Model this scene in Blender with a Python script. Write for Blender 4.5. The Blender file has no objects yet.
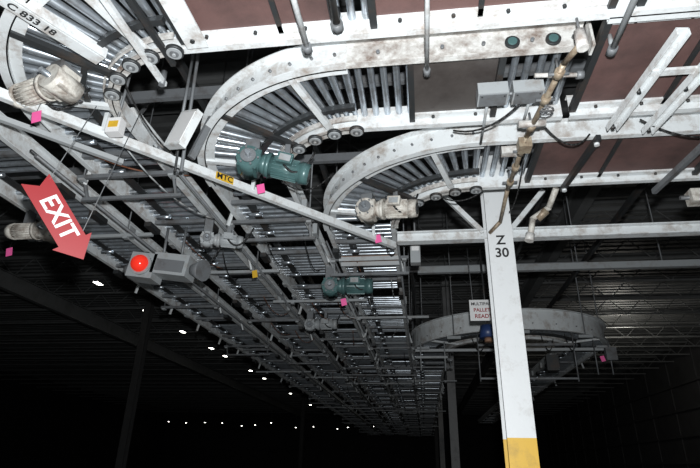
import bpy, math, random
from mathutils import Vector, Matrix
random.seed(7)
S = bpy.context.scene
S.view_settings.view_transform = 'Standard'

# ------------------------------------------------------------ materials
def mat(name, col, rough=.5, metal=0.0, dirt=None, dirt_amt=0.0, scale=4.0, bump=0.0, emit=None, es=0):
    m = bpy.data.materials.new(name); m.use_nodes = True
    nt = m.node_tree; b = nt.nodes['Principled BSDF']
    b.inputs['Base Color'].default_value = (*col, 1)
    b.inputs['Roughness'].default_value = rough
    b.inputs['Metallic'].default_value = metal
    if emit:
        b.inputs['Emission Color'].default_value = (*emit, 1)
        b.inputs['Emission Strength'].default_value = es
    tc = nt.nodes.new('ShaderNodeTexCoord')
    if dirt:
        n = nt.nodes.new('ShaderNodeTexNoise'); n.inputs['Scale'].default_value = scale
        n.inputs['Detail'].default_value = 8; n.inputs['Roughness'].default_value = .7
        nt.links.new(tc.outputs['Object'], n.inputs['Vector'])
        r = nt.nodes.new('ShaderNodeValToRGB')
        r.color_ramp.elements[0].position = .5 - dirt_amt * .3 + .08
        r.color_ramp.elements[1].position = .5 + (1 - dirt_amt) * .25 + .12
        r.color_ramp.elements[0].color = (*col, 1)
        r.color_ramp.elements[1].color = (*dirt, 1)
        nt.links.new(n.outputs['Fac'], r.inputs['Fac'])
        nt.links.new(r.outputs['Color'], b.inputs['Base Color'])
    if bump:
        n2 = nt.nodes.new('ShaderNodeTexNoise'); n2.inputs['Scale'].default_value = scale * 6
        nt.links.new(tc.outputs['Object'], n2.inputs['Vector'])
        bp = nt.nodes.new('ShaderNodeBump'); bp.inputs['Strength'].default_value = bump
        bp.inputs['Distance'].default_value = .01
        nt.links.new(n2.outputs['Fac'], bp.inputs['Height'])
        nt.links.new(bp.outputs['Normal'], b.inputs['Normal'])
    return m

WHITE = mat('white_paint', (.67, .70, .71), .38, 0, (.24, .17, .12), .32, 7, .15)
COLW = mat('white_column_paint', (.68, .70, .71), .45, 0, (.38, .36, .33), .12, 5, .1)
STAIN = mat('stained_white_paint', (.62, .62, .60), .45, 0, (.11, .055, .03), .58, 8, .3)
RUSTM = mat('weathered_brass_pipe', (.36, .30, .22), .45, .3, (.12, .06, .035), .5, 14, .3)
BEAMW = mat('off_white_steel', (.40, .42, .43), .5, 0, (.22, .18, .15), .25, 3, .1)
ROLL = mat('zinc_roller', (.52, .57, .62), .28, .8, (.2, .19, .18), .35, 9)
DARK = mat('dark_steel', (.035, .038, .04), .5, .3, (.08, .055, .04), .3, 6)
GREY = mat('grey_steel', (.17, .18, .19), .5, .2, (.07, .055, .045), .35, 6)
LGREY = mat('light_grey_enclosure', (.32, .34, .35), .45, 0, (.18, .14, .11), .25, 6)
BELT = mat('brown_bed_pan', (.125, .070, .064), .6, 0, (.045, .03, .028), .5, 2.2, .1)
PAN = mat('grey_bed_pan', (.085, .075, .07), .45, .2, (.04, .032, .03), .4, 3, .1)
TEAL = mat('teal_motor_paint', (.07, .14, .14), .32, .1, (.04, .06, .06), .35, 9)
CREAM = mat('cream_motor_paint', (.60, .58, .53), .5, 0, (.12, .07, .045), .55, 12, .3)
RED = mat('red_plastic', (.27, .006, .010), .5)
REDL = mat('red_lens', (.8, .03, .02), .15, 0, emit=(1, .05, .02), es=.35)
LETW = mat('white_lettering', (.7, .7, .7), .5)
BLACK = mat('black_rubber', (.012, .012, .012), .6)
YEL = mat('yellow_paint', (.66, .40, .03), .5, 0, (.35, .22, .04), .25, 5)
PINK = mat('pink_tag_paper', (.85, .12, .36), .6)
BLUE = mat('blue_plastic', (.02, .04, .12), .4)
ORNG = mat('rusty_pan', (.24, .13, .075), .7, 0, (.08, .05, .04), .4, 8)
CABLE = mat('orange_brown_cable', (.16, .06, .03), .6)
DECK = mat('roof_deck_metal', (.17, .175, .175), .6, .1, (.08, .08, .08), .35, 1.2)
JOIST = mat('joist_paint', (.18, .185, .185), .6, 0, (.08, .08, .08), .3, 2)
CONC = mat('concrete_floor', (.10, .10, .095), .7, 0, (.05, .05, .05), .4, .6, .1)
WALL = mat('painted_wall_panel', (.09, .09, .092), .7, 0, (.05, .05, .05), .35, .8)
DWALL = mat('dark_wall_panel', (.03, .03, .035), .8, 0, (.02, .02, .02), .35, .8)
DCOL = mat('shaded_column_paint', (.05, .05, .05), .6, 0, (.03, .03, .03), .3, 3)  # column paint darkened to near black, flash falloff put into the colour
MCOL = mat('dimmed_column_paint', (.30, .30, .30), .6, 0, (.15, .15, .15), .3, 3)  # column paint dimmed to grey for distance from the flash
LAMP = mat('led_lens', (1, 1, 1), .4, emit=(1, .97, .88), es=9)
SKYL = mat('translucent_skylight_panel', (.55, .58, .58), .6)

# ------------------------------------------------------------ mesh builder
class MB:
    def __init__(s): s.v = []; s.f = []; s.mi = []; s.sm = []; s.mats = []
    def m(s, mt):
        if mt not in s.mats: s.mats.append(mt)
        return s.mats.index(mt)
    def hexa(s, pts, mt):
        k = len(s.v); s.v += [tuple(p) for p in pts]; i = s.m(mt)
        for q in ((0, 3, 2, 1), (4, 5, 6, 7), (0, 1, 5, 4), (1, 2, 6, 5), (2, 3, 7, 6), (3, 0, 4, 7)):
            s.f.append(tuple(k + a for a in q)); s.mi.append(i); s.sm.append(False)
    def box(s, c, d, mt, rz=0, M=None):
        x, y, z = d[0] / 2, d[1] / 2, d[2] / 2
        P = [Vector(p) for p in ((-x, -y, -z), (x, -y, -z), (x, y, -z), (-x, y, -z), (-x, -y, z), (x, -y, z), (x, y, z), (-x, y, z))]
        R = M if M else Matrix.Rotation(rz, 3, 'Z')
        s.hexa([R @ p + Vector(c) for p in P], mt)
    def beam(s, a, b, w, h, mt, up=(0, 0, 1)):
        a = Vector(a); b = Vector(b); d = (b - a).normalized(); up = Vector(up)
        if abs(d.dot(up)) > .98: up = Vector((0, 1, 0))
        r = d.cross(up).normalized() * (w / 2); u = r.cross(d).normalized() * (h / 2)
        s.hexa([a - r - u, a + r - u, a + r + u, a - r + u, b - r - u, b + r - u, b + r + u, b - r + u], mt)
    def cyl(s, a, b, r, mt, n=10, r2=None, cap=True):
        a = Vector(a); b = Vector(b); r2 = r if r2 is None else r2
        d = (b - a).normalized(); up = Vector((0, 0, 1)) if abs(d.z) < .9 else Vector((0, 1, 0))
        x = d.cross(up).normalized(); y = x.cross(d); k = len(s.v); i = s.m(mt)
        for p, rr in ((a, r), (b, r2)):
            for j in range(n):
                t = 2 * math.pi * j / n
                s.v.append(tuple(p + x * (rr * math.cos(t)) + y * (rr * math.sin(t))))
        for j in range(n):
            q = (j + 1) % n
            s.f.append((k + j, k + q, k + n + q, k + n + j)); s.mi.append(i); s.sm.append(True)
        if cap:
            s.f.append(tuple(k + j for j in reversed(range(n)))); s.mi.append(i); s.sm.append(False)
            s.f.append(tuple(k + n + j for j in range(n))); s.mi.append(i); s.sm.append(False)
    def pipe(s, pts, r, mt, n=8):
        pts = [Vector(p) for p in pts]
        for a, b in zip(pts, pts[1:]): s.cyl(a, b, r, mt, n)
        for p in pts[1:-1]: s.ball(p, r * 1.05, mt, 8, 5)
    def sag(s, a, b, drop, r, mt, n=8):
        a = Vector(a); b = Vector(b)
        s.pipe([a.lerp(b, t / n) - Vector((0, 0, drop * 4 * (t / n) * (1 - t / n))) for t in range(n + 1)], r, mt, 6)
    def ball(s, c, r, mt, n=14, m=8, half=False, axis=None):
        c = Vector(c); k = len(s.v); i = s.m(mt)
        R = Vector((0, 0, 1)).rotation_difference(Vector(axis)).to_matrix() if axis else Matrix.Identity(3)
        for a in range(m + 1):
            ph = (math.pi / 2 if half else math.pi) * a / m
            for j in range(n):
                t = 2 * math.pi * j / n
                s.v.append(tuple(c + R @ Vector((math.sin(ph) * math.cos(t), math.sin(ph) * math.sin(t), math.cos(ph))) * r))
        for a in range(m):
            for j in range(n):
                q = (j + 1) % n
                s.f.append((k + a * n + j, k + (a + 1) * n + j, k + (a + 1) * n + q, k + a * n + q)); s.mi.append(i); s.sm.append(True)
    def arc(s, c, a0, a1, r0, r1, z0, z1, mt, n=36):
        pts = []
        for j in range(n + 1):
            t = a0 + (a1 - a0) * j / n; pts.append((math.cos(t), math.sin(t)))
        k = len(s.v); i = s.m(mt)
        for cx, sy in pts:
            for r, z in ((r0, z0), (r1, z0), (r1, z1), (r0, z1)):
                s.v.append((c[0] + cx * r, c[1] + sy * r, z))
        for j in range(n):
            for q in range(4):
                w = (q + 1) % 4
                s.f.append((k + 4 * j + q, k + 4 * j + w, k + 4 * j + 4 + w, k + 4 * j + 4 + q)); s.mi.append(i); s.sm.append(False)
        s.f.append((k, k + 3, k + 2, k + 1)); e = k + 4 * n
        s.f.append((e, e + 1, e + 2, e + 3)); s.mi += [i, i]; s.sm += [False, False]
    def poly(s, pts, off, mt):
        k = len(s.v); n = len(pts); off = Vector(off); i = s.m(mt)
        s.v += [tuple(Vector(p)) for p in pts] + [tuple(Vector(p) + off) for p in pts]
        s.f.append(tuple(k + j for j in range(n))); s.f.append(tuple(k + n + j for j in reversed(range(n))))
        s.mi += [i, i]; s.sm += [False, False]
        for j in range(n):
            q = (j + 1) % n; s.f.append((k + j, k + n + j, k + n + q, k + q)); s.mi.append(i); s.sm.append(False)
    def done(s, name, parent=None):
        me = bpy.data.meshes.new(name); me.from_pydata(s.v, [], s.f)
        for m_ in s.mats: me.materials.append(m_)
        me.polygons.foreach_set('material_index', s.mi)
        me.polygons.foreach_set('use_smooth', s.sm); me.update()
        o = bpy.data.objects.new(name, me); S.collection.objects.link(o)
        if parent: o.parent = parent
        return o

def text(txt, loc, size, mt, name, parent, xdir, ydir, ext=.002):
    cu = bpy.data.curves.new(name, 'FONT'); cu.body = txt; cu.size = size; cu.extrude = ext
    cu.align_x = 'CENTER'; cu.align_y = 'CENTER'; cu.offset = size * .02
    o = bpy.data.objects.new(name, cu); S.collection.objects.link(o)
    dg = bpy.context.evaluated_depsgraph_get()
    me = bpy.data.meshes.new_from_object(o.evaluated_get(dg))
    bpy.data.objects.remove(o)
    me.materials.clear(); me.materials.append(mt)
    o = bpy.data.objects.new(name, me); S.collection.objects.link(o)
    x = Vector(xdir).normalized(); y = Vector(ydir).normalized(); z = x.cross(y)
    M = Matrix((x, y, z)).transposed().to_4x4(); M.translation = Vector(loc)
    o.matrix_world = M
    if parent: o.parent = parent
    return o

# ------------------------------------------------------------ camera
CAM = Vector((0, 0, 1.6))
yaw, pit, roll = math.radians(7.9), math.radians(24.1), math.radians(1.2)
Fh = Vector((-math.sin(yaw), math.cos(yaw), 0)); R0 = Vector((math.cos(yaw), math.sin(yaw), 0))
F = Fh * math.cos(pit) + Vector((0, 0, math.sin(pit))); U0 = R0.cross(F)
U = U0 * math.cos(roll) - R0 * math.sin(roll); Rr = R0 * math.cos(roll) + U0 * math.sin(roll)
cd = bpy.data.cameras.new('camera'); cd.lens = 27; cd.sensor_width = 36; cd.clip_end = 300
cam = bpy.data.objects.new('camera', cd); S.collection.objects.link(cam)
Mx = Matrix((Rr, U, -F)).transposed().to_4x4(); Mx.translation = CAM
cam.matrix_world = Mx; S.camera = cam

# ------------------------------------------------------------ room
X0, X1, Y0, Y1, ZC = -30, 13, -6, 62, 7.6
b = MB(); b.box(((X0 + X1) / 2, (Y0 + Y1) / 2, -.1), (X1 - X0 + .4, Y1 - Y0 + .4, .2), CONC); b.done('floor')
b = MB(); b.box(((X0 + X1) / 2, (Y0 + Y1) / 2, ZC + .2), (X1 - X0 + .4, Y1 - Y0 + .4, .1), DECK)
y = Y0
while y < Y1:
    b.box(((X0 + X1) / 2, y, ZC + .11), (X1 - X0, .16, .08), DECK); y += .32
b.done('ceiling')
def panel_wall(name, a, c, nrm, mt, step=2.0):
    b = MB(); a = Vector(a); c = Vector(c); L = (c - a).length; d = (c - a).normalized(); nn = Vector(nrm)
    b.beam(a - nn * .1 + Vector((0, 0, 3.9)), c - nn * .1 + Vector((0, 0, 3.9)), .2, 7.8, mt)
    t = .5
    while t < L:
        p = a + d * t + nn * .02; b.beam(p, p + Vector((0, 0, 7.6)), .1, .05, mt, up=nn); t += step
    for z in (2.2, 3.4, 4.6, 5.8):
        b.beam(a + nn * .1 + Vector((0, 0, z)), c + nn * .1 + Vector((0, 0, z)), .12, .12, mt)
    b.done(name)
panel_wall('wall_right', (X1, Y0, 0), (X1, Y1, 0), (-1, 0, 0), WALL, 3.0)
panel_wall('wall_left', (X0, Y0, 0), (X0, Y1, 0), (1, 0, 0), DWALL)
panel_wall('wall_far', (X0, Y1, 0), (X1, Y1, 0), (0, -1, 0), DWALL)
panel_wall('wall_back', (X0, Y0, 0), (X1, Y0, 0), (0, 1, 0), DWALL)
b = MB()
y = 1.0
while y < 58:
    b.beam((X0, y, ZC), (X1, y, ZC), .1, .08, JOIST); b.beam((X0, y, ZC - .6), (X1, y, ZC - .6), .08, .06, JOIST)
    if y < 34:
        x = -14.0 if y > 8 else -8; k = 0
        while x < X1 - .5:
            za, zb = (ZC, ZC - .6) if k % 2 else (ZC - .6, ZC)
            b.cyl((x, y, za), (x + .6, y, zb), .018, JOIST, 5, cap=False); x += .6; k += 1
    y += 1.9
for x in (-12.5, -4.6, 3.3):
    b.beam((x, Y0, ZC - .7), (x, Y1, ZC - .7), .2, .02, JOIST); b.beam((x, Y0, ZC - 1.2), (x, Y1, ZC - 1.2), .2, .03, JOIST)
    b.beam((x, Y0, ZC - .95), (x, Y1, ZC - .95), .02, .5, JOIST)
b.done('roof_joists')
b = MB()
for j in range(7): b.box((4.0 + j * .13, 8.9, ZC - .02), (.07, 1.1, .03), SKYL)
b.done('window_1')

# ------------------------------------------------------------ columns
def column(x, y, top, paint, low, label=False, w=.235):
    b = MB()
    def seg(z0, z1, m_):
        b.box((x, y - .12, (z0 + z1) / 2), (w, .016, z1 - z0), m_)
        b.box((x, y + .12, (z0 + z1) / 2), (w, .016, z1 - z0), m_)
        b.box((x, y, (z0 + z1) / 2), (.012, .224, z1 - z0), m_)
    seg(.03, 1.86, low); seg(1.86, top, paint)
    b.box((x, y, .015), (.4, .4, .03), GREY)
    for sx in (-.15, .15):
        for sy in (-.15, .15): b.cyl((x + sx, y + sy, .03), (x + sx, y + sy, .08), .015, GREY, 6)
    o = b.done('steel_column')
    if label:
        text('Z', (x, y - .131, 3.63), .13, BLACK, 'letter', o, (1, 0, 0), (0, 0, 1))
        text('30', (x, y - .131, 3.50), .13, BLACK, 'number', o, (1, 0, 0), (0, 0, 1))
column(.80, 4.9, ZC, COLW, YEL, label=True)
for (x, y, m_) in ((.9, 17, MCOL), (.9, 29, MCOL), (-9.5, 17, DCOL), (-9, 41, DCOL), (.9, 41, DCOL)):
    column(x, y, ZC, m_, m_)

# ------------------------------------------------------------ conveyors
ZB = 3.9
def rail_line(b, a, c, out, mt, h=.17, z=ZB):
    ox, oy = out
    A = Vector((a[0], a[1], 0)); C = Vector((c[0], c[1], 0)); o = Vector((ox, oy, 0))
    b.beam(A + Vector((0, 0, z + h / 2)), C + Vector((0, 0, z + h / 2)), .007, h, mt)
    for zz in (z, z + h):
        b.beam(A + o * .022 + Vector((0, 0, zz)), C + o * .022 + Vector((0, 0, zz)), .046, .007, mt)
def straight_y(name, x0, x1, y0, y1, rail=WHITE, pitch=.1, z=ZB):
    b = MB(); rail_line(b, (x0, y0), (x0, y1), (-1, 0), rail, z=z); rail_line(b, (x1, y0), (x1, y1), (1, 0), rail, z=z)
    y = y0 + .05
    while y < y1:
        ph = (y + x0 * 2.3) % 2.6
        if ph > .38 and not (1.4 < ph < 1.55):
            b.cyl((x0, y, z + .10), (x1, y, z + .10), .025, ROLL, 8 if y < 12 else 6, cap=False)
        y += pitch if y < 14 else pitch * 1.5
    y = y0 + .4
    while y < y1:
        b.beam((x0, y, z + .03), (x1, y, z + .03), .04, .04, GREY); y += 1.3
    xm = x0 + .17
    b.beam((xm, y0, z + .05), (xm, y1, z + .05), .08, .012, DARK)
    y = y0 + .2
    while y < min(y1, 22):
        b.cyl((xm - .07, y, z + .02), (xm + .07, y, z + .02), .022, ROLL, 8); y += .45
    y = y0 + .6
    while y < min(y1, 24):
        for xs, sg in ((x0, -1), (x1, 1)):
            r = random.random()
            if r < .25: b.box((xs + sg * .05, y, z + .05), (.05, .12, .12), LGREY)
            elif r < .45: b.beam((xs + sg * .04, y, z + .1), (xs + sg * .10, y + .03, z - .1), .03, .02, WHITE)
            elif r < .7: b.box((xs + sg * .02, y, z - .03), (.07, .22, .05), DARK)
        y += .55
    return b.done(name)
def row_x(name, y0, y1, x0, x1, pans, rail_n=WHITE, rail_f=WHITE, pan=BELT, hn=.17, pitch=.085):
    b = MB()
    if rail_n: rail_line(b, (x0, y0), (x1, y0), (0, -1), rail_n, hn)
    rail_line(b, (x0, y1), (x1, y1), (0, 1), rail_f)
    x = x0 + .05
    while x < x1:
        inp = any(p0 < x < p1 for p0, p1 in pans)
        if not inp: b.cyl((x, y0, ZB + .12), (x, y1, ZB + .12), .024, ROLL, 10, cap=False)
        x += pitch
    for p0, p1 in pans:
        b.box(((p0 + p1) / 2, (y0 + y1) / 2, ZB + .07), (p1 - p0, y1 - y0 - .02, .015), pan)
        for px in (p0, p1):
            b.beam((px, y0, ZB + .045), (px, y1, ZB + .045), .04, .05, DARK)
        for yy in (y0 + .035, y1 - .035):
            b.box(((p0 + p1) / 2, yy, ZB + .055), (p1 - p0, .05, .02), WHITE)
        x = p0 + .15
        while x < p1:
            for yy in (y0 + .035, y1 - .035): b.cyl((x, yy, ZB + .03), (x, yy, ZB + .045), .012, DARK, 6)
            x += .3
        x = p0 + .6
        while x < p1 - .2:
            b.beam((x, y0, ZB + .055), (x, y1, ZB + .055), .03, .02, DARK); x += .75
    return b.done(name)
def curve(name, c, ri, ro, a0=math.pi, a1=1.5 * math.pi, step=5.0, zb=ZB, hh=.2, wheels=True, mr=WHITE):
    b = MB()
    b.arc(c, a0, a1, ro - .004, ro + .004, zb - .01, zb + hh, mr)
    b.arc(c, a0, a1, ro - .004, ro + .06, zb - .01, zb - .002, mr)
    b.arc(c, a0, a1, ro - .004, ro + .06, zb + hh - .008, zb + hh, mr)
    b.arc(c, a0, a1, ro - .075, ro - .004, zb + .02, zb + .03, mr)
    b.arc(c, a0, a1, ri - .004, ri + .004, zb - .01, zb + hh * .8, mr)
    b.arc(c, a0, a1, ri - .045, ri + .03, zb - .01, zb - .002, STAIN)
    b.arc(c, a0, a1, (ri + ro) / 2 - .14, (ri + ro) / 2 - .1, zb + .02, zb + .06, DARK)
    b.arc(c, a0 + .15, a1, ri + .05, ri + .065, zb + .03, zb + .07, STAIN)
    n = int(math.degrees(a1 - a0) / step)
    for j in range(n + 1):
        t = a0 + (a1 - a0) * (j + .3) / (n + .6); ct, st = math.cos(t), math.sin(t)
        b.cyl((c[0] + ct * ri, c[1] + st * ri, zb + .11), (c[0] + ct * ro, c[1] + st * ro, zb + .11), .019, ROLL, 12, r2=.033, cap=False)
    for fr in (.18, .5, .82):
        t = a0 + (a1 - a0) * fr; ct, st = math.cos(t), math.sin(t)
        b.beam((c[0] + ct * (ri), c[1] + st * (ri), zb + .02), (c[0] + ct * (ro), c[1] + st * (ro), zb + .02), .045, .035, DARK if fr == .5 else mr)
    if wheels:
        for fr in (.36, .53, .69, .84, .99):
            t = a0 + (a1 - a0) * fr; p = Vector((c[0] + math.cos(t) * (ri - .005), c[1] + math.sin(t) * (ri - .005), zb))
            b.cyl(p + Vector((0, 0, -.03)), p + Vector((0, 0, -.008)), .056, DARK, 20)
            b.cyl(p + Vector((0, 0, -.036)), p + Vector((0, 0, -.028)), .046, LGREY, 20)
            b.cyl(p + Vector((0, 0, -.040)), p + Vector((0, 0, -.033)), .028, GREY, 14)
            b.cyl(p + Vector((0, 0, -.050)), p + Vector((0, 0, -.038)), .012, LGREY, 8)
    for j in range(14):
        t = a0 + (a1 - a0) * (j + .5) / 14; ct, st = math.cos(t), math.sin(t)
        b.cyl((c[0] + ct * ro, c[1] + st * ro, zb + .11), (c[0] + ct * (ro + .02), c[1] + st * (ro + .02), zb + .11), .011, GREY, 6)
    return b.done(name)

CA, CB, CC = (-.40, 3.93), (.55, 4.97), (-1.4, 3.0)
curve('curved_roller_conveyor', CA, .73, 1.37)
curve('curved_roller_conveyor', CB, .78, 1.45)
curve('curved_roller_conveyor', CC, .72, 1.33)
row_x('belt_conveyor', 2.56, 3.20, -.40, 1.05, [(.0, .57)], STAIN, WHITE, PAN, .19)
row_x('belt_conveyor', 2.36, 3.20, 1.10, 6.5, [(1.12, 2.5), (2.65, 4.4), (4.5, 6.4)])
row_x('belt_conveyor', 3.52, 4.19, .55, 7, [(.98, 2.35), (2.5, 4), (4.1, 6.8)], WHITE)
row_x('belt_conveyor', 1.67, 2.28, -1.4, 6, [(-1.35, -.42), (-.2, 1.1), (1.25, 5.9)], WHITE)
straight_y('roller_conveyor', -1.77, -1.13, 3.93, 42)
straight_y('roller_conveyor', -.90, -.26, 4.97, 42)
straight_y('roller_conveyor', -2.73, -2.12, 3.0, 42)
straight_y('roller_conveyor', -3.85, -3.2, 1.6, 42)
curve('curved_roller_conveyor', (1.72, 11.05), 1.18, 1.86, math.pi, 2 * math.pi, 4.5, ZB - .06, .36)
straight_y('roller_conveyor', -.14, .54, 11.05, 42)
straight_y('roller_conveyor', 2.90, 3.58, 11.05, 30)

for (xa, xb, ys) in ((-4.0, -3.05, 2.2), (-2.88, -1.97, 3.6), (-1.9, -1.0, 4.6), (-1.03, -.1, 5.7), (-.15, .7, 11.9)):
    y = ys; k = 0
    while y < 40:
        b = MB()
        ext = .25 if k % 3 == 1 else 0
        b.beam((xa - ext, y, ZB - .05), (xb + ext, y, ZB - .05), .035, .035, LGREY if k % 3 == 1 else GREY)
        if k % 3 == 0: b.beam((xa, y + .12, ZB - .2), (xb, y + .12, ZB - .2), .03, .03, GREY)
        for x in (xa + .05, xb - .05):
            b.cyl((x, y, ZB - .1), (x, y, ZC), .008, GREY, 6)
            b.box((x, y, ZB - .08), (.05, .06, .02), LGREY)
            if k % 3 == 0: b.beam((x, y + .12, ZB - .2), (x, y + .02, ZB - .05), .02, .02, GREY)
        b.done('trapeze_hanger'); y += 2.3 + .8 * random.random(); k += 1
b = MB()
for x, z, r, m_ in ((-1.95, 3.84, .014, GREY), (-1.99, 3.87, .011, LGREY), (-1.02, 3.84, .014, LGREY), (-.98, 3.87, .01, GREY), (-2.98, 3.83, .016, GREY), (-3.04, 3.88, .012, DARK), (-.2, 3.82, .012, GREY)):
    b.cyl((x, 5.2 if x > -1.2 else 3.2, z), (x, 40, z), r, m_, 6)
b.done('electrical_conduit')
b = MB()
for x in (-1.60, -1.2, -.72, -.35, -2.55, -2.25):
    y = 4.8 + random.random()
    while y < 20:
        L = .5 + random.random() * .9
        b.sag((x, y, 3.88), (x + random.uniform(-.3, .3), y + L, 3.88), random.uniform(.04, .16), .006, random.choice((BLACK, LGREY, CABLE)), 6)
        y += L + .7 + random.random()
for a, c_, dr, m_ in (((-2.9, 2.9, 4.0), (-2.0, 3.9, 4.0), .15, CABLE), ((-2.0, 2.6, 4.1), (-1.75, 3.6, 3.9), .2, BLACK), ((.3, 3.3, 3.9), (.7, 2.9, 3.8), .08, BLACK),
                   ((.95, 3.3, 3.88), (1.3, 3.45, 3.9), .12, BLACK), ((-1.1, 3.6, 3.75), (-.7, 3.9, 3.95), .14, BLACK), ((.2, 4.3, 3.9), (.6, 4.25, 3.9), .08, BLACK),
                   ((1.6, 3.3, 3.9), (2.3, 3.5, 3.9), .1, BLACK), ((-2.25, 3.1, 3.9), (-1.95, 4.4, 3.8), .12, LGREY)):
    b.sag(a, c_, dr, .007, m_, 10)
b.done('hanging_cables')
b = MB()
for y in (3.45, 4.6, 8.0):
    b.beam((-4.6, y, 4.55), (2.6, y, 4.55), .05, .09, GREY)
for x in (-3.5, -1.9, -1.0, -.1, 1.5, 2.6):
    b.beam((x, 2.9, 4.65), (x, 12, 4.65), .05, .07, DARK)
for x, y in ((-3.0, 3.45), (-1.9, 4.6), (-3.5, 4.6), (1.5, 4.6), (2.5, 3.45)):
    b.beam((x, y, 4.55), (x + .5, y, 5.5), .03, .03, GREY); b.cyl((x, y, 4.5), (x, y, ZC), .012, GREY, 6)
b.done('support_frame')

st = bpy.data.objects.new('diagonal_strut', None); S.collection.objects.link(st)
b = MB(); P0 = Vector((-3.25, 1.66, 3.76)); P1 = Vector((-.22, 5.1, 3.76))
b.beam(P0, P1, .012, .065, WHITE)
nx = (P1 - P0).normalized().cross(Vector((0, 0, 1)))
b.beam(P0 - nx * .02 - Vector((0, 0, .03)), P1 - nx * .02 - Vector((0, 0, .03)), .045, .008, WHITE)
for t in (.1, .35, .62, .93):
    p = P0.lerp(P1, t); b.beam(p, p + Vector((0, 0, .16)), .03, .03, WHITE)
b.done('angle_bar', st)
dirv = (P1 - P0).normalized()
pl = P0.lerp(P1, .56) + nx * .012
b = MB(); b.beam(pl - dirv * .08, pl + dirv * .08, .004, .065, YEL); b.done('label', st)
text('MTC', pl + nx * .004, .07, BLACK, 'lettering', st, dirv, (0, 0, 1), .001)
b = MB(); q = Vector((-.35, .25, .06)); b.beam(P0 + q, P0.lerp(P1, .42) + q, .04, .04, BEAMW); b.done('brace_bar')

b = MB()
b.beam((-.2, 5.05, 3.86), (12.6, 5.05, 3.86), .1, .012, WHITE); b.beam((-.2, 5.05, 3.76), (12.6, 5.05, 3.76), .1, .012, WHITE)
b.beam((-.2, 5.05, 3.81), (12.6, 5.05, 3.81), .008, .1, WHITE)
b.beam((.68, 5.05, 3.84), (.30, 5.05, 4.3), .05, .05, WHITE); b.beam((.94, 5.05, 3.84), (1.33, 5.05, 4.3), .05, .05, WHITE)
b.done('cross_beam')
b = MB(); b.beam((.0, 7.8, 4.45), (12.6, 7.8, 4.45), .08, .1, LGREY)
for x in (1.2, 2.4, 3.6, 5, 6.5): b.cyl((x, 7.8, 4.4), (x, 7.8, ZC), .01, GREY, 6)
b.done('cross_beam')
b = MB()
for x, y in ((.05, 10.4), (.6, 9.5), (1.72, 9.12), (2.85, 9.5), (3.4, 10.4)):
    b.cyl((x, y, 3.77), (x, y, ZC), .012, GREY, 6); b.beam((x - .12, y, 3.78), (x + .12, y, 3.78), .05, .05, LGREY)
b.beam((-.1, 10.4, 3.74), (3.6, 10.4, 3.74), .05, .05, BEAMW); b.beam((1.0, 9.4, 3.62), (2.6, 9.4, 3.62), .04, .04, GREY)
for x in (1.0, 1.8, 2.6): b.cyl((x, 9.4, 3.0), (x, 9.4, 3.84), .012, GREY, 6)
b.beam((1.0, 9.4, 3.05), (2.6, 9.4, 3.05), .03, .03, GREY)
for x in (3.1, 3.35): b.cyl((x, 9.95, 3.2), (x, 9.95, 3.82), .012, GREY, 6)
b.box((3.35, 9.9, 3.55), (.18, .1, .22), GREY); b.box((2.2, 9.35, 3.3), (.2, .1, .26), DARK)
b.beam((-.1, 10.1, 3.55), (.5, 10.1, 3.55), .04, .04, LGREY); b.cyl((.0, 10.1, 3.3), (.0, 10.1, 3.84), .012, LGREY, 6); b.cyl((.45, 10.1, 3.3), (.45, 10.1, 3.84), .012, LGREY, 6)
for x in (.9, 1.3, 2.1, 2.5): b.sag((x, 9.5, 3.83), (x + .3, 9.9, 3.83), .25, .008, BLACK, 8)
b.done('u_turn_support_frame')

# ------------------------------------------------------------ tie bars running under the near rows
b = MB()
for x, ya, yb, z, r, m_ in ((.10, 1.3, 2.62, 3.86, .014, WHITE), (-.60, 1.3, 2.34, 3.86, .018, WHITE), (1.17, 1.3, 2.55, 3.86, .018, LGREY), (-.40, 1.3, 2.2, 3.87, .022, DARK)):
    b.cyl((x, ya, z), (x, yb, z), r, m_, 10)
    b.cyl((x, yb - .03, z), (x, yb - .03, z + .12), r * .8, m_, 8); b.cyl((x, yb - .045, z), (x, yb + .01, z), r * 1.6, GREY, 8)
    b.cyl((x, ya + .5, z), (x, ya + .5, z + .07), .012, GREY, 6)
b.beam((-1.27, 1.3, 3.875), (-1.25, 2.26, 3.875), .13, .012, WHITE); b.cyl((-1.26, 2.2, 3.86), (-1.26, 2.2, 3.9), .016, DARK, 6)
b.beam((-1.62, 1.4, 3.87), (-1.60, 2.55, 3.87), .035, .03, WHITE); b.cyl((-1.60, 2.52, 3.84), (-1.60, 2.52, 3.95), .022, GREY, 6)
b.beam((-1.50, 1.4, 3.89), (-1.47, 2.40, 3.89), .03, .03, DARK)
b.done('tie_bars')
b = MB()
b.cyl((-1.74, 3.22, 3.62), (-1.70, 3.05, 5.5), .014, GREY, 8); b.cyl((-1.79, 3.22, 3.62), (-1.79, 3.12, 5.5), .010, DARK, 8)
b.cyl((-1.70, 3.05, 5.5), (-1.70, 3.05, ZC), .012, GREY, 8)
b.done('hanger_rods')
b = MB()
for x in (.62, .86):
    b.cyl((x, 2.55, 3.99), (x, 2.535, 3.99), .045, DARK, 20); b.cyl((x, 2.545, 3.99), (x, 2.528, 3.99), .028, TEAL, 16)
for x in (-.2, .2, .45, .74, .98): b.cyl((x, 2.555, 4.0), (x, 2.535, 4.0), .012, GREY, 6)
b.box((1.07, 2.55, 3.99), (.015, .09, .2), STAIN)
b.done('rail_plugs')

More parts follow.
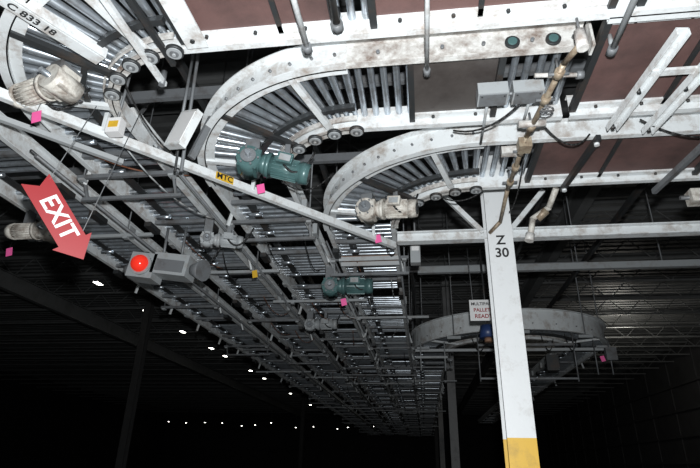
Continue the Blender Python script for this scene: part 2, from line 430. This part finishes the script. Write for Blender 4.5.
# pneumatic valve pipe
b = MB()
pts = [(.92, 2.30, 3.72), (.88, 2.5, 3.76), (.80, 3.25, 3.78), (.79, 4.10, 3.82), (.79, 4.62, 3.76), (.70, 4.74, 3.70)]
b.pipe(pts, .018, RUSTM, 12)
b.cyl((.92, 2.30, 3.68), (.92, 2.30, 3.80), .032, STAIN, 10); b.cyl((.92, 2.3, 3.8), (.92, 2.3, 3.9), .008, GREY, 6)
for (i, j, t) in ((1, 2, .12), (1, 2, .45), (1, 2, .85), (2, 3, .25), (2, 3, .55), (2, 3, .85)):
    a = Vector(pts[i]); c_ = Vector(pts[j]); p = a.lerp(c_, t); d = (c_ - a).normalized()
    b.cyl(p - d * .03, p + d * .03, .03, RUSTM, 12); b.cyl(p, p + Vector((0, 0, .12)), .008, GREY, 6)
    b.cyl(p + Vector((-.06, 0, 0)), p + Vector((.06, 0, 0)), .011, GREY, 8)
b.cyl((.74, 2.62, 3.79), (1.0, 2.62, 3.77), .014, STAIN, 10); b.cyl((.98, 2.62, 3.77), (1.02, 2.62, 3.77), .026, GREY, 10)
p = Vector((.85, 2.86, 3.77)); b.cyl(p, p + Vector((0, 0, -.07)), .012, GREY, 8)
for j in range(10):
    t0, t1 = j * math.pi / 5, (j + 1) * math.pi / 5
    b.cyl(p + Vector((.04 * math.cos(t0), .04 * math.sin(t0), -.07)), p + Vector((.04 * math.cos(t1), .04 * math.sin(t1), -.07)), .006, GREY, 6)
b.beam(p + Vector((-.04, 0, -.07)), p + Vector((.04, 0, -.07)), .01, .008, GREY)
b.cyl((.72, 3.1, 3.78), (.9, 3.1, 3.78), .026, STAIN, 12); b.box((.80, 3.35, 3.77), (.09, .1, .08), RUSTM); b.box((.74, 3.5, 3.82), (.16, .06, .06), STAIN)
b.sag((.80, 3.3, 3.76), (.86, 4.5, 3.8), .1, .006, BLACK)
b.done('valve_pipe')
b = MB()
b.pipe([(1.02, 4.5, 3.55), (1.06, 4.5, 3.72), (1.2, 4.45, 3.8), (1.25, 4.3, 3.92)], .027, CREAM, 12)
b.cyl((1.0, 4.5, 3.5), (1.02, 4.5, 3.57), .04, STAIN, 12); b.cyl((1.1, 4.5, 3.72), (1.18, 4.46, 3.78), .038, RUSTM, 12)
b.done('elbow_pipe')
b = MB()
for x in (.52, .74):
    b.box((x, 2.84, 3.845), (.19, .13, .09), LGREY); b.box((x, 2.84, 3.797), (.17, .11, .006), GREY)
    for sx in (-.07, .07): b.cyl((x + sx, 2.80, 3.79), (x + sx, 2.80, 3.80), .006, DARK, 6)
b.cyl((.62, 2.84, 3.84), (.66, 2.84, 3.84), .014, GREY, 8)
b.cyl((.50, 2.9, 3.84), (.50, 3.4, 3.84), .010, LGREY, 8); b.cyl((.77, 2.9, 3.84), (.77, 3.2, 3.84), .010, LGREY, 8)
b.done('junction_boxes')
b = MB()
for x0_, y0_, x1_, y1_ in ((1.50, 2.40, 1.40, 3.30), (1.80, 2.42, 1.66, 3.37)):
    a = Vector((x0_, y0_, 3.86)); c_ = Vector((x1_, y1_, 3.86)); b.beam(a, c_, .07, .012, WHITE); s_ = (c_ - a).normalized().cross(Vector((0, 0, 1))) * .034
    b.beam(a + s_ - Vector((0, 0, .02)), c_ + s_ - Vector((0, 0, .02)), .008, .045, WHITE); b.beam(a - s_ - Vector((0, 0, .02)), c_ - s_ - Vector((0, 0, .02)), .008, .045, WHITE)
b.beam((1.46, 2.75, 3.855), (1.75, 2.75, 3.855), .05, .02, WHITE)
for x, y in ((1.40, 3.28), (1.66, 3.34), (1.44, 2.9), (1.72, 2.9)): b.cyl((x, y, 3.82), (x, y, 3.87), .014, DARK, 6)
b.done('mounting_bracket')
b = MB()
b.beam((1.36, 3.45, 3.87), (1.28, 4.25, 3.87), .035, .045, DARK); b.cyl((1.355, 3.5, 3.83), (1.355, 3.5, 3.86), .02, WHITE, 8); b.cyl((1.285, 4.2, 3.83), (1.285, 4.2, 3.86), .02, WHITE, 8)
b.beam((2.15, 3.45, 3.84), (2.05, 4.3, 3.84), .035, .045, GREY)
b.box((2.45, 4.4, 3.82), (.16, .12, .12), CREAM); b.cyl((2.45, 4.34, 3.76), (2.45, 4.34, 3.6), .03, STAIN, 10); b.cyl((2.3, 4.4, 3.82), (2.6, 4.4, 3.82), .02, GREY, 8)
b.done('crossover_bar')
b = MB(); M = Matrix.Rotation(math.radians(18), 3, 'Y') @ Matrix.Rotation(math.radians(-25), 3, 'Z')
b.box((-1.66, 3.0, 3.84), (.19, .06, .31), WHITE, M=M); b.box((-1.66, 2.965, 3.84), (.15, .01, .26), LETW, M=M)
b.box((-1.54, 3.06, 3.80), (.03, .05, .36), GREY, M=M); b.cyl((-1.7, 3.02, 3.98), (-1.72, 3.05, 4.6), .012, GREY, 8)
b.done('control_enclosure')
b = MB(); b.box((-2.07, 2.82, 3.76), (.1, .07, .12), LETW); b.box((-2.07, 2.783, 3.765), (.07, .004, .05), YEL); b.cyl((-2.07, 2.82, 3.82), (-2.07, 2.85, 4.5), .01, GREY, 8); b.done('disconnect_switch')
b = MB(); b.box((-.02, 5.55, 3.86), (.11, .1, .3), LGREY); b.box((-.02, 5.495, 3.9), (.08, .006, .1), LETW); b.cyl((-.02, 5.55, 4.0), (-.02, 5.55, 4.6), .012, GREY, 8); b.done('control_box')
b = MB(); b.box((-.56, 5.75, 3.87), (.66, .16, .012), ORNG); b.box((-.56, 5.67, 3.84), (.7, .012, .05), BEAMW); b.box((-.56, 5.84, 3.84), (.7, .012, .05), BEAMW); b.done('drip_pan')
cp = bpy.data.objects.new('numbered_crossmember', None); S.collection.objects.link(cp)
a = Vector((-2.22, 1.70, 3.87)); c_ = Vector((-1.90, 2.30, 3.87)); d = (c_ - a).normalized()
b = MB(); b.beam(a, c_, .085, .012, WHITE); b.beam(a + Vector((.05, -.025, .03)), c_ + Vector((.05, -.025, .03)), .008, .07, WHITE); b.done('plate', cp)
text('C 833 18', a.lerp(c_, .4) - Vector((0, 0, .008)), .07, DARK, 'stencil', cp, d, Vector((0, 0, -1)).cross(d), .001)

# ------------------------------------------------------------ gear motors
def gearmotor(loc, ang, paint, sc=1.0, tilt=0, top=ZB):
    b = MB(); L = Vector(loc); d = Vector((math.cos(ang) * math.cos(tilt), math.sin(ang) * math.cos(tilt), math.sin(tilt)))
    up = Vector((0, 0, 1)); s_ = d.cross(up).normalized(); u = s_.cross(d)
    def P(a, c=0, e=0): return L + (d * a + s_ * c + u * e) * sc
    b.cyl(P(0), P(.22), .072 * sc, paint, 24)
    for j in range(20):
        t = 2 * math.pi * j / 20; o = (s_ * math.cos(t) + u * math.sin(t)) * .074 * sc
        b.beam(P(.02) + o, P(.2) + o, .005 * sc, .014 * sc, paint, up=o)
    b.cyl(P(.22), P(.285), .084 * sc, paint, 24, r2=.074 * sc); b.cyl(P(.285), P(.29), .05 * sc, DARK, 16)
    b.cyl(P(-.03), P(0), .092 * sc, paint, 24)
    b.cyl(P(-.08), P(-.03), .058 * sc, paint, 20, r2=.085 * sc)
    M = Matrix((d, s_, u)).transposed()
    b.box(P(-.15, 0, -.01), (.14 * sc, .13 * sc, .16 * sc), paint, M=M)
    b.cyl(P(-.15, -.1, -.02), P(-.15, .1, -.02), .085 * sc, paint, 24)
    b.cyl(P(-.15, -.16, -.02), P(-.15, .16, -.02), .02 * sc, ROLL, 12)
    b.cyl(P(-.15, .1, -.02), P(-.15, .115, -.02), .055 * sc, GREY, 16)
    for t in range(6):
        q = t * math.pi / 3
        b.cyl(P(-.15 + .07 * math.cos(q), .1, -.02 + .07 * math.sin(q)), P(-.15 + .07 * math.cos(q), .112, -.02 + .07 * math.sin(q)), .008 * sc, GREY, 6)
    b.box(P(.1, .08, .03), (.11 * sc, .06 * sc, .08 * sc), paint, M=M)
    b.box(P(.1, .112, .03), (.08 * sc, .006 * sc, .05 * sc), LGREY, M=M)
    e = P(.1, .08, -.01); b.sag(e, e + Vector((.22, .1, .16)), .12, .009, BLACK)
    a = P(-.15, 0, .07); b.box((a.x, a.y, (a.z + top) / 2), (.1 * sc, .16 * sc, abs(top - a.z) + .02), GREY, rz=ang)
    a = P(.1, 0, .08); b.box((a.x, a.y, (a.z + top) / 2), (.04, .1, abs(top - a.z) + .02), GREY, rz=ang)
    return b.done('gear_motor')
gearmotor((-1.10, 3.38, 3.73), math.radians(12), TEAL, 1.08, math.radians(-12))
gearmotor((-.28, 4.28, 3.77), math.radians(-10), CREAM, 1.05, math.radians(-6))
gearmotor((-.90, 6.15, 3.67), math.radians(4), TEAL, 1.2)
gearmotor((-2.33, 2.42, 3.8), math.radians(165), CREAM, .98)
gearmotor((-3.75, 4.30, 3.7), math.radians(180), CREAM, 1.0)
gearmotor((-1.95, 4.6, 3.66), math.radians(20), LGREY, .8)
gearmotor((-1.6, 8.2, 3.72), math.radians(0), LGREY, 1.0)

# ------------------------------------------------------------ exit sign
ex = bpy.data.objects.new('exit_sign', None); S.collection.objects.link(ex)
c = Vector((-2.13, 2.62, 2.93)); n = (CAM - c); n.z *= .3; n.normalize()
right = Vector((0, 0, 1)).cross(n).normalized(); upv = n.cross(right)
th = math.radians(-50); xd = right * math.cos(th) + upv * math.sin(th); yd = -right * math.sin(th) + upv * math.cos(th)
def E(a, q): return c + xd * a + yd * q
b = MB()
b.poly([E(*p) for p in ((-.30, .082), (.13, .082), (.13, .12), (.26, 0), (.13, -.12), (.13, -.082), (-.30, -.082), (-.25, 0))][::-1], -n * .006, RED)
b.done('arrow_plate', ex)
text('EXIT', E(-.03, 0) + n * .003, .14, LETW, 'lettering', ex, xd, yd, .001)
b = MB(); b.cyl(E(-.27, .07), E(-.27, .07) + Vector((0, .3, .95)), .003, GREY, 5); b.cyl(E(.1, .08), E(.1, .08) + Vector((.0, .3, 1.1)), .003, GREY, 5); b.done('hanging_wire', ex)

# ------------------------------------------------------------ red beacon
b = MB(); c = Vector((-2.70, 4.75, 3.44))
M = Matrix.Rotation(math.radians(8), 3, 'Y')
b.box(c + Vector((.24, 0, 0)), (.38, .22, .22), LGREY, M=M); b.box(c + Vector((.24, -.115, -.02)), (.3, .01, .12), GREY, M=M)
b.box(c + Vector((-.06, 0, 0)), (.28, .22, .26), LGREY, M=M); b.cyl(c + Vector((-.06, -.1, 0)), c + Vector((-.06, -.14, 0)), .11, LGREY, 20)
b.ball(c + Vector((-.06, -.14, 0)), .09, REDL, 18, 8, True, (0, -1, -.2))
b.cyl(c + Vector((.42, 0, -.03)), c + Vector((.58, -.05, -.06)), .045, GREY, 14, r2=.11)
b.cyl(c + Vector((-.28, 0, -.02)), c + Vector((-.19, 0, 0)), .06, GREY, 12)
b.cyl(c + Vector((.1, 0, .08)), c + Vector((.1, 0, .45)), .014, GREY, 8); b.cyl(c + Vector((.3, 0, .08)), c + Vector((.3, 0, .45)), .014, GREY, 8)
b.sag(c + Vector((.5, 0, 0)), c + Vector((.7, .1, .35)), .1, .008, BLACK)
b.done('warning_beacon')

# ------------------------------------------------------------ tags
def tag(p, w=.065, h=.085, m_=PINK):
    b = MB(); p = Vector(p); b.beam(p + Vector((0, 0, h / 2)), p + Vector((w * .3, .0, -h / 2)), w, .002, m_, up=(0, -1, 0))
    b.cyl(p + Vector((0, 0, h / 2)), p + Vector((0, .01, h / 2 + .07)), .002, BLACK, 5); b.done('pink_tag' if m_ == PINK else 'yellow_tag')
for p in ((-2.42, 2.50, 3.64), (-1.29, 3.73, 3.73), (-.40, 4.88, 3.74), (-.90, 6.0, 3.42), (2.9, 9.0, 3.3), (-3.98, 4.3, 3.48)):
    tag(p)
tag((-1.9, 5.6, 3.66), .06, .09, YEL)

# ------------------------------------------------------------ pallet sign
sg = bpy.data.objects.new('pallet_ready_sign', None); S.collection.objects.link(sg)
b = MB(); b.box((.80, 6.6, 3.46), (.33, .01, .27), LETW); b.cyl((.68, 6.6, 3.58), (.68, 6.8, 4.4), .004, GREY, 5); b.cyl((.93, 6.6, 3.58), (.93, 6.8, 4.4), .004, GREY, 5); b.done('plate', sg)
for i, (t, sz) in enumerate((('MULTIPACK', .054), ('PALLETS', .064), ('READY', .07))):
    text(t, (.80, 6.592, 3.54 - i * .08), sz, RED if i else BLACK, 'line_%d' % (i + 1), sg, (1, 0, 0), (0, 0, 1), .001)
b = MB(); b.cyl((.86, 6.8, 3.31), (.86, 6.8, 3.15), .09, BLUE, 16, r2=.11); b.cyl((.86, 6.8, 3.15), (.86, 6.8, 3.10), .05, ORNG, 14); b.cyl((.86, 6.82, 3.31), (.86, 6.88, 4.4), .012, DARK, 8); b.done('signal_lamp')

# ------------------------------------------------------------ ceiling lights
for i, y in enumerate((15, 18.3, 21.6, 25, 27, 31.5, 34.5, 42, 50)):
    b = MB(); x = -10.3
    b.box((x, y, 6.98), (.22, .4, .08), GREY); b.box((x, y, 6.935), (.16, .32, .012), LAMP)
    b.cyl((x, y, 7.02), (x, y, ZC), .008, GREY, 5); b.done('ceiling_light')
for i in range(14):
    b = MB(); x = -27 + i * 1.9 + random.random() * 1.4; y = 55 + random.random() * 4; z = 5.2 + random.random() * .7
    b.box((x, y, z), (.12, .3, .08), GREY); b.box((x, y - .05, z - .05), (.10, .16, .04), LAMP); b.cyl((x, y, z), (x, y, ZC), .01, GREY, 5); b.done('ceiling_light')

# ------------------------------------------------------------ flash + dim ambient + added fill
def lamp(name, typ, loc, e, size=.1, col=(1, 1, 1)):
    l = bpy.data.lights.new(name, typ); l.energy = e; l.color = col
    if typ == 'POINT': l.shadow_soft_size = size
    o = bpy.data.objects.new(name, l); o.location = loc; S.collection.objects.link(o); return o
lamp('camera_flash', 'POINT', (.06, -.08, 1.80), 1020, .04, (.96, .985, 1))
w = bpy.data.worlds.new('world'); S.world = w; w.use_nodes = True
w.node_tree.nodes['Background'].inputs[0].default_value = (.5, .55, .6, 1); w.node_tree.nodes['Background'].inputs[1].default_value = .008
lamp('added_fill_light', 'POINT', (8, 22, 6.4), 110, .3, (1, .95, .85))  # added fill without a fixture, lifts the right side beyond the flash
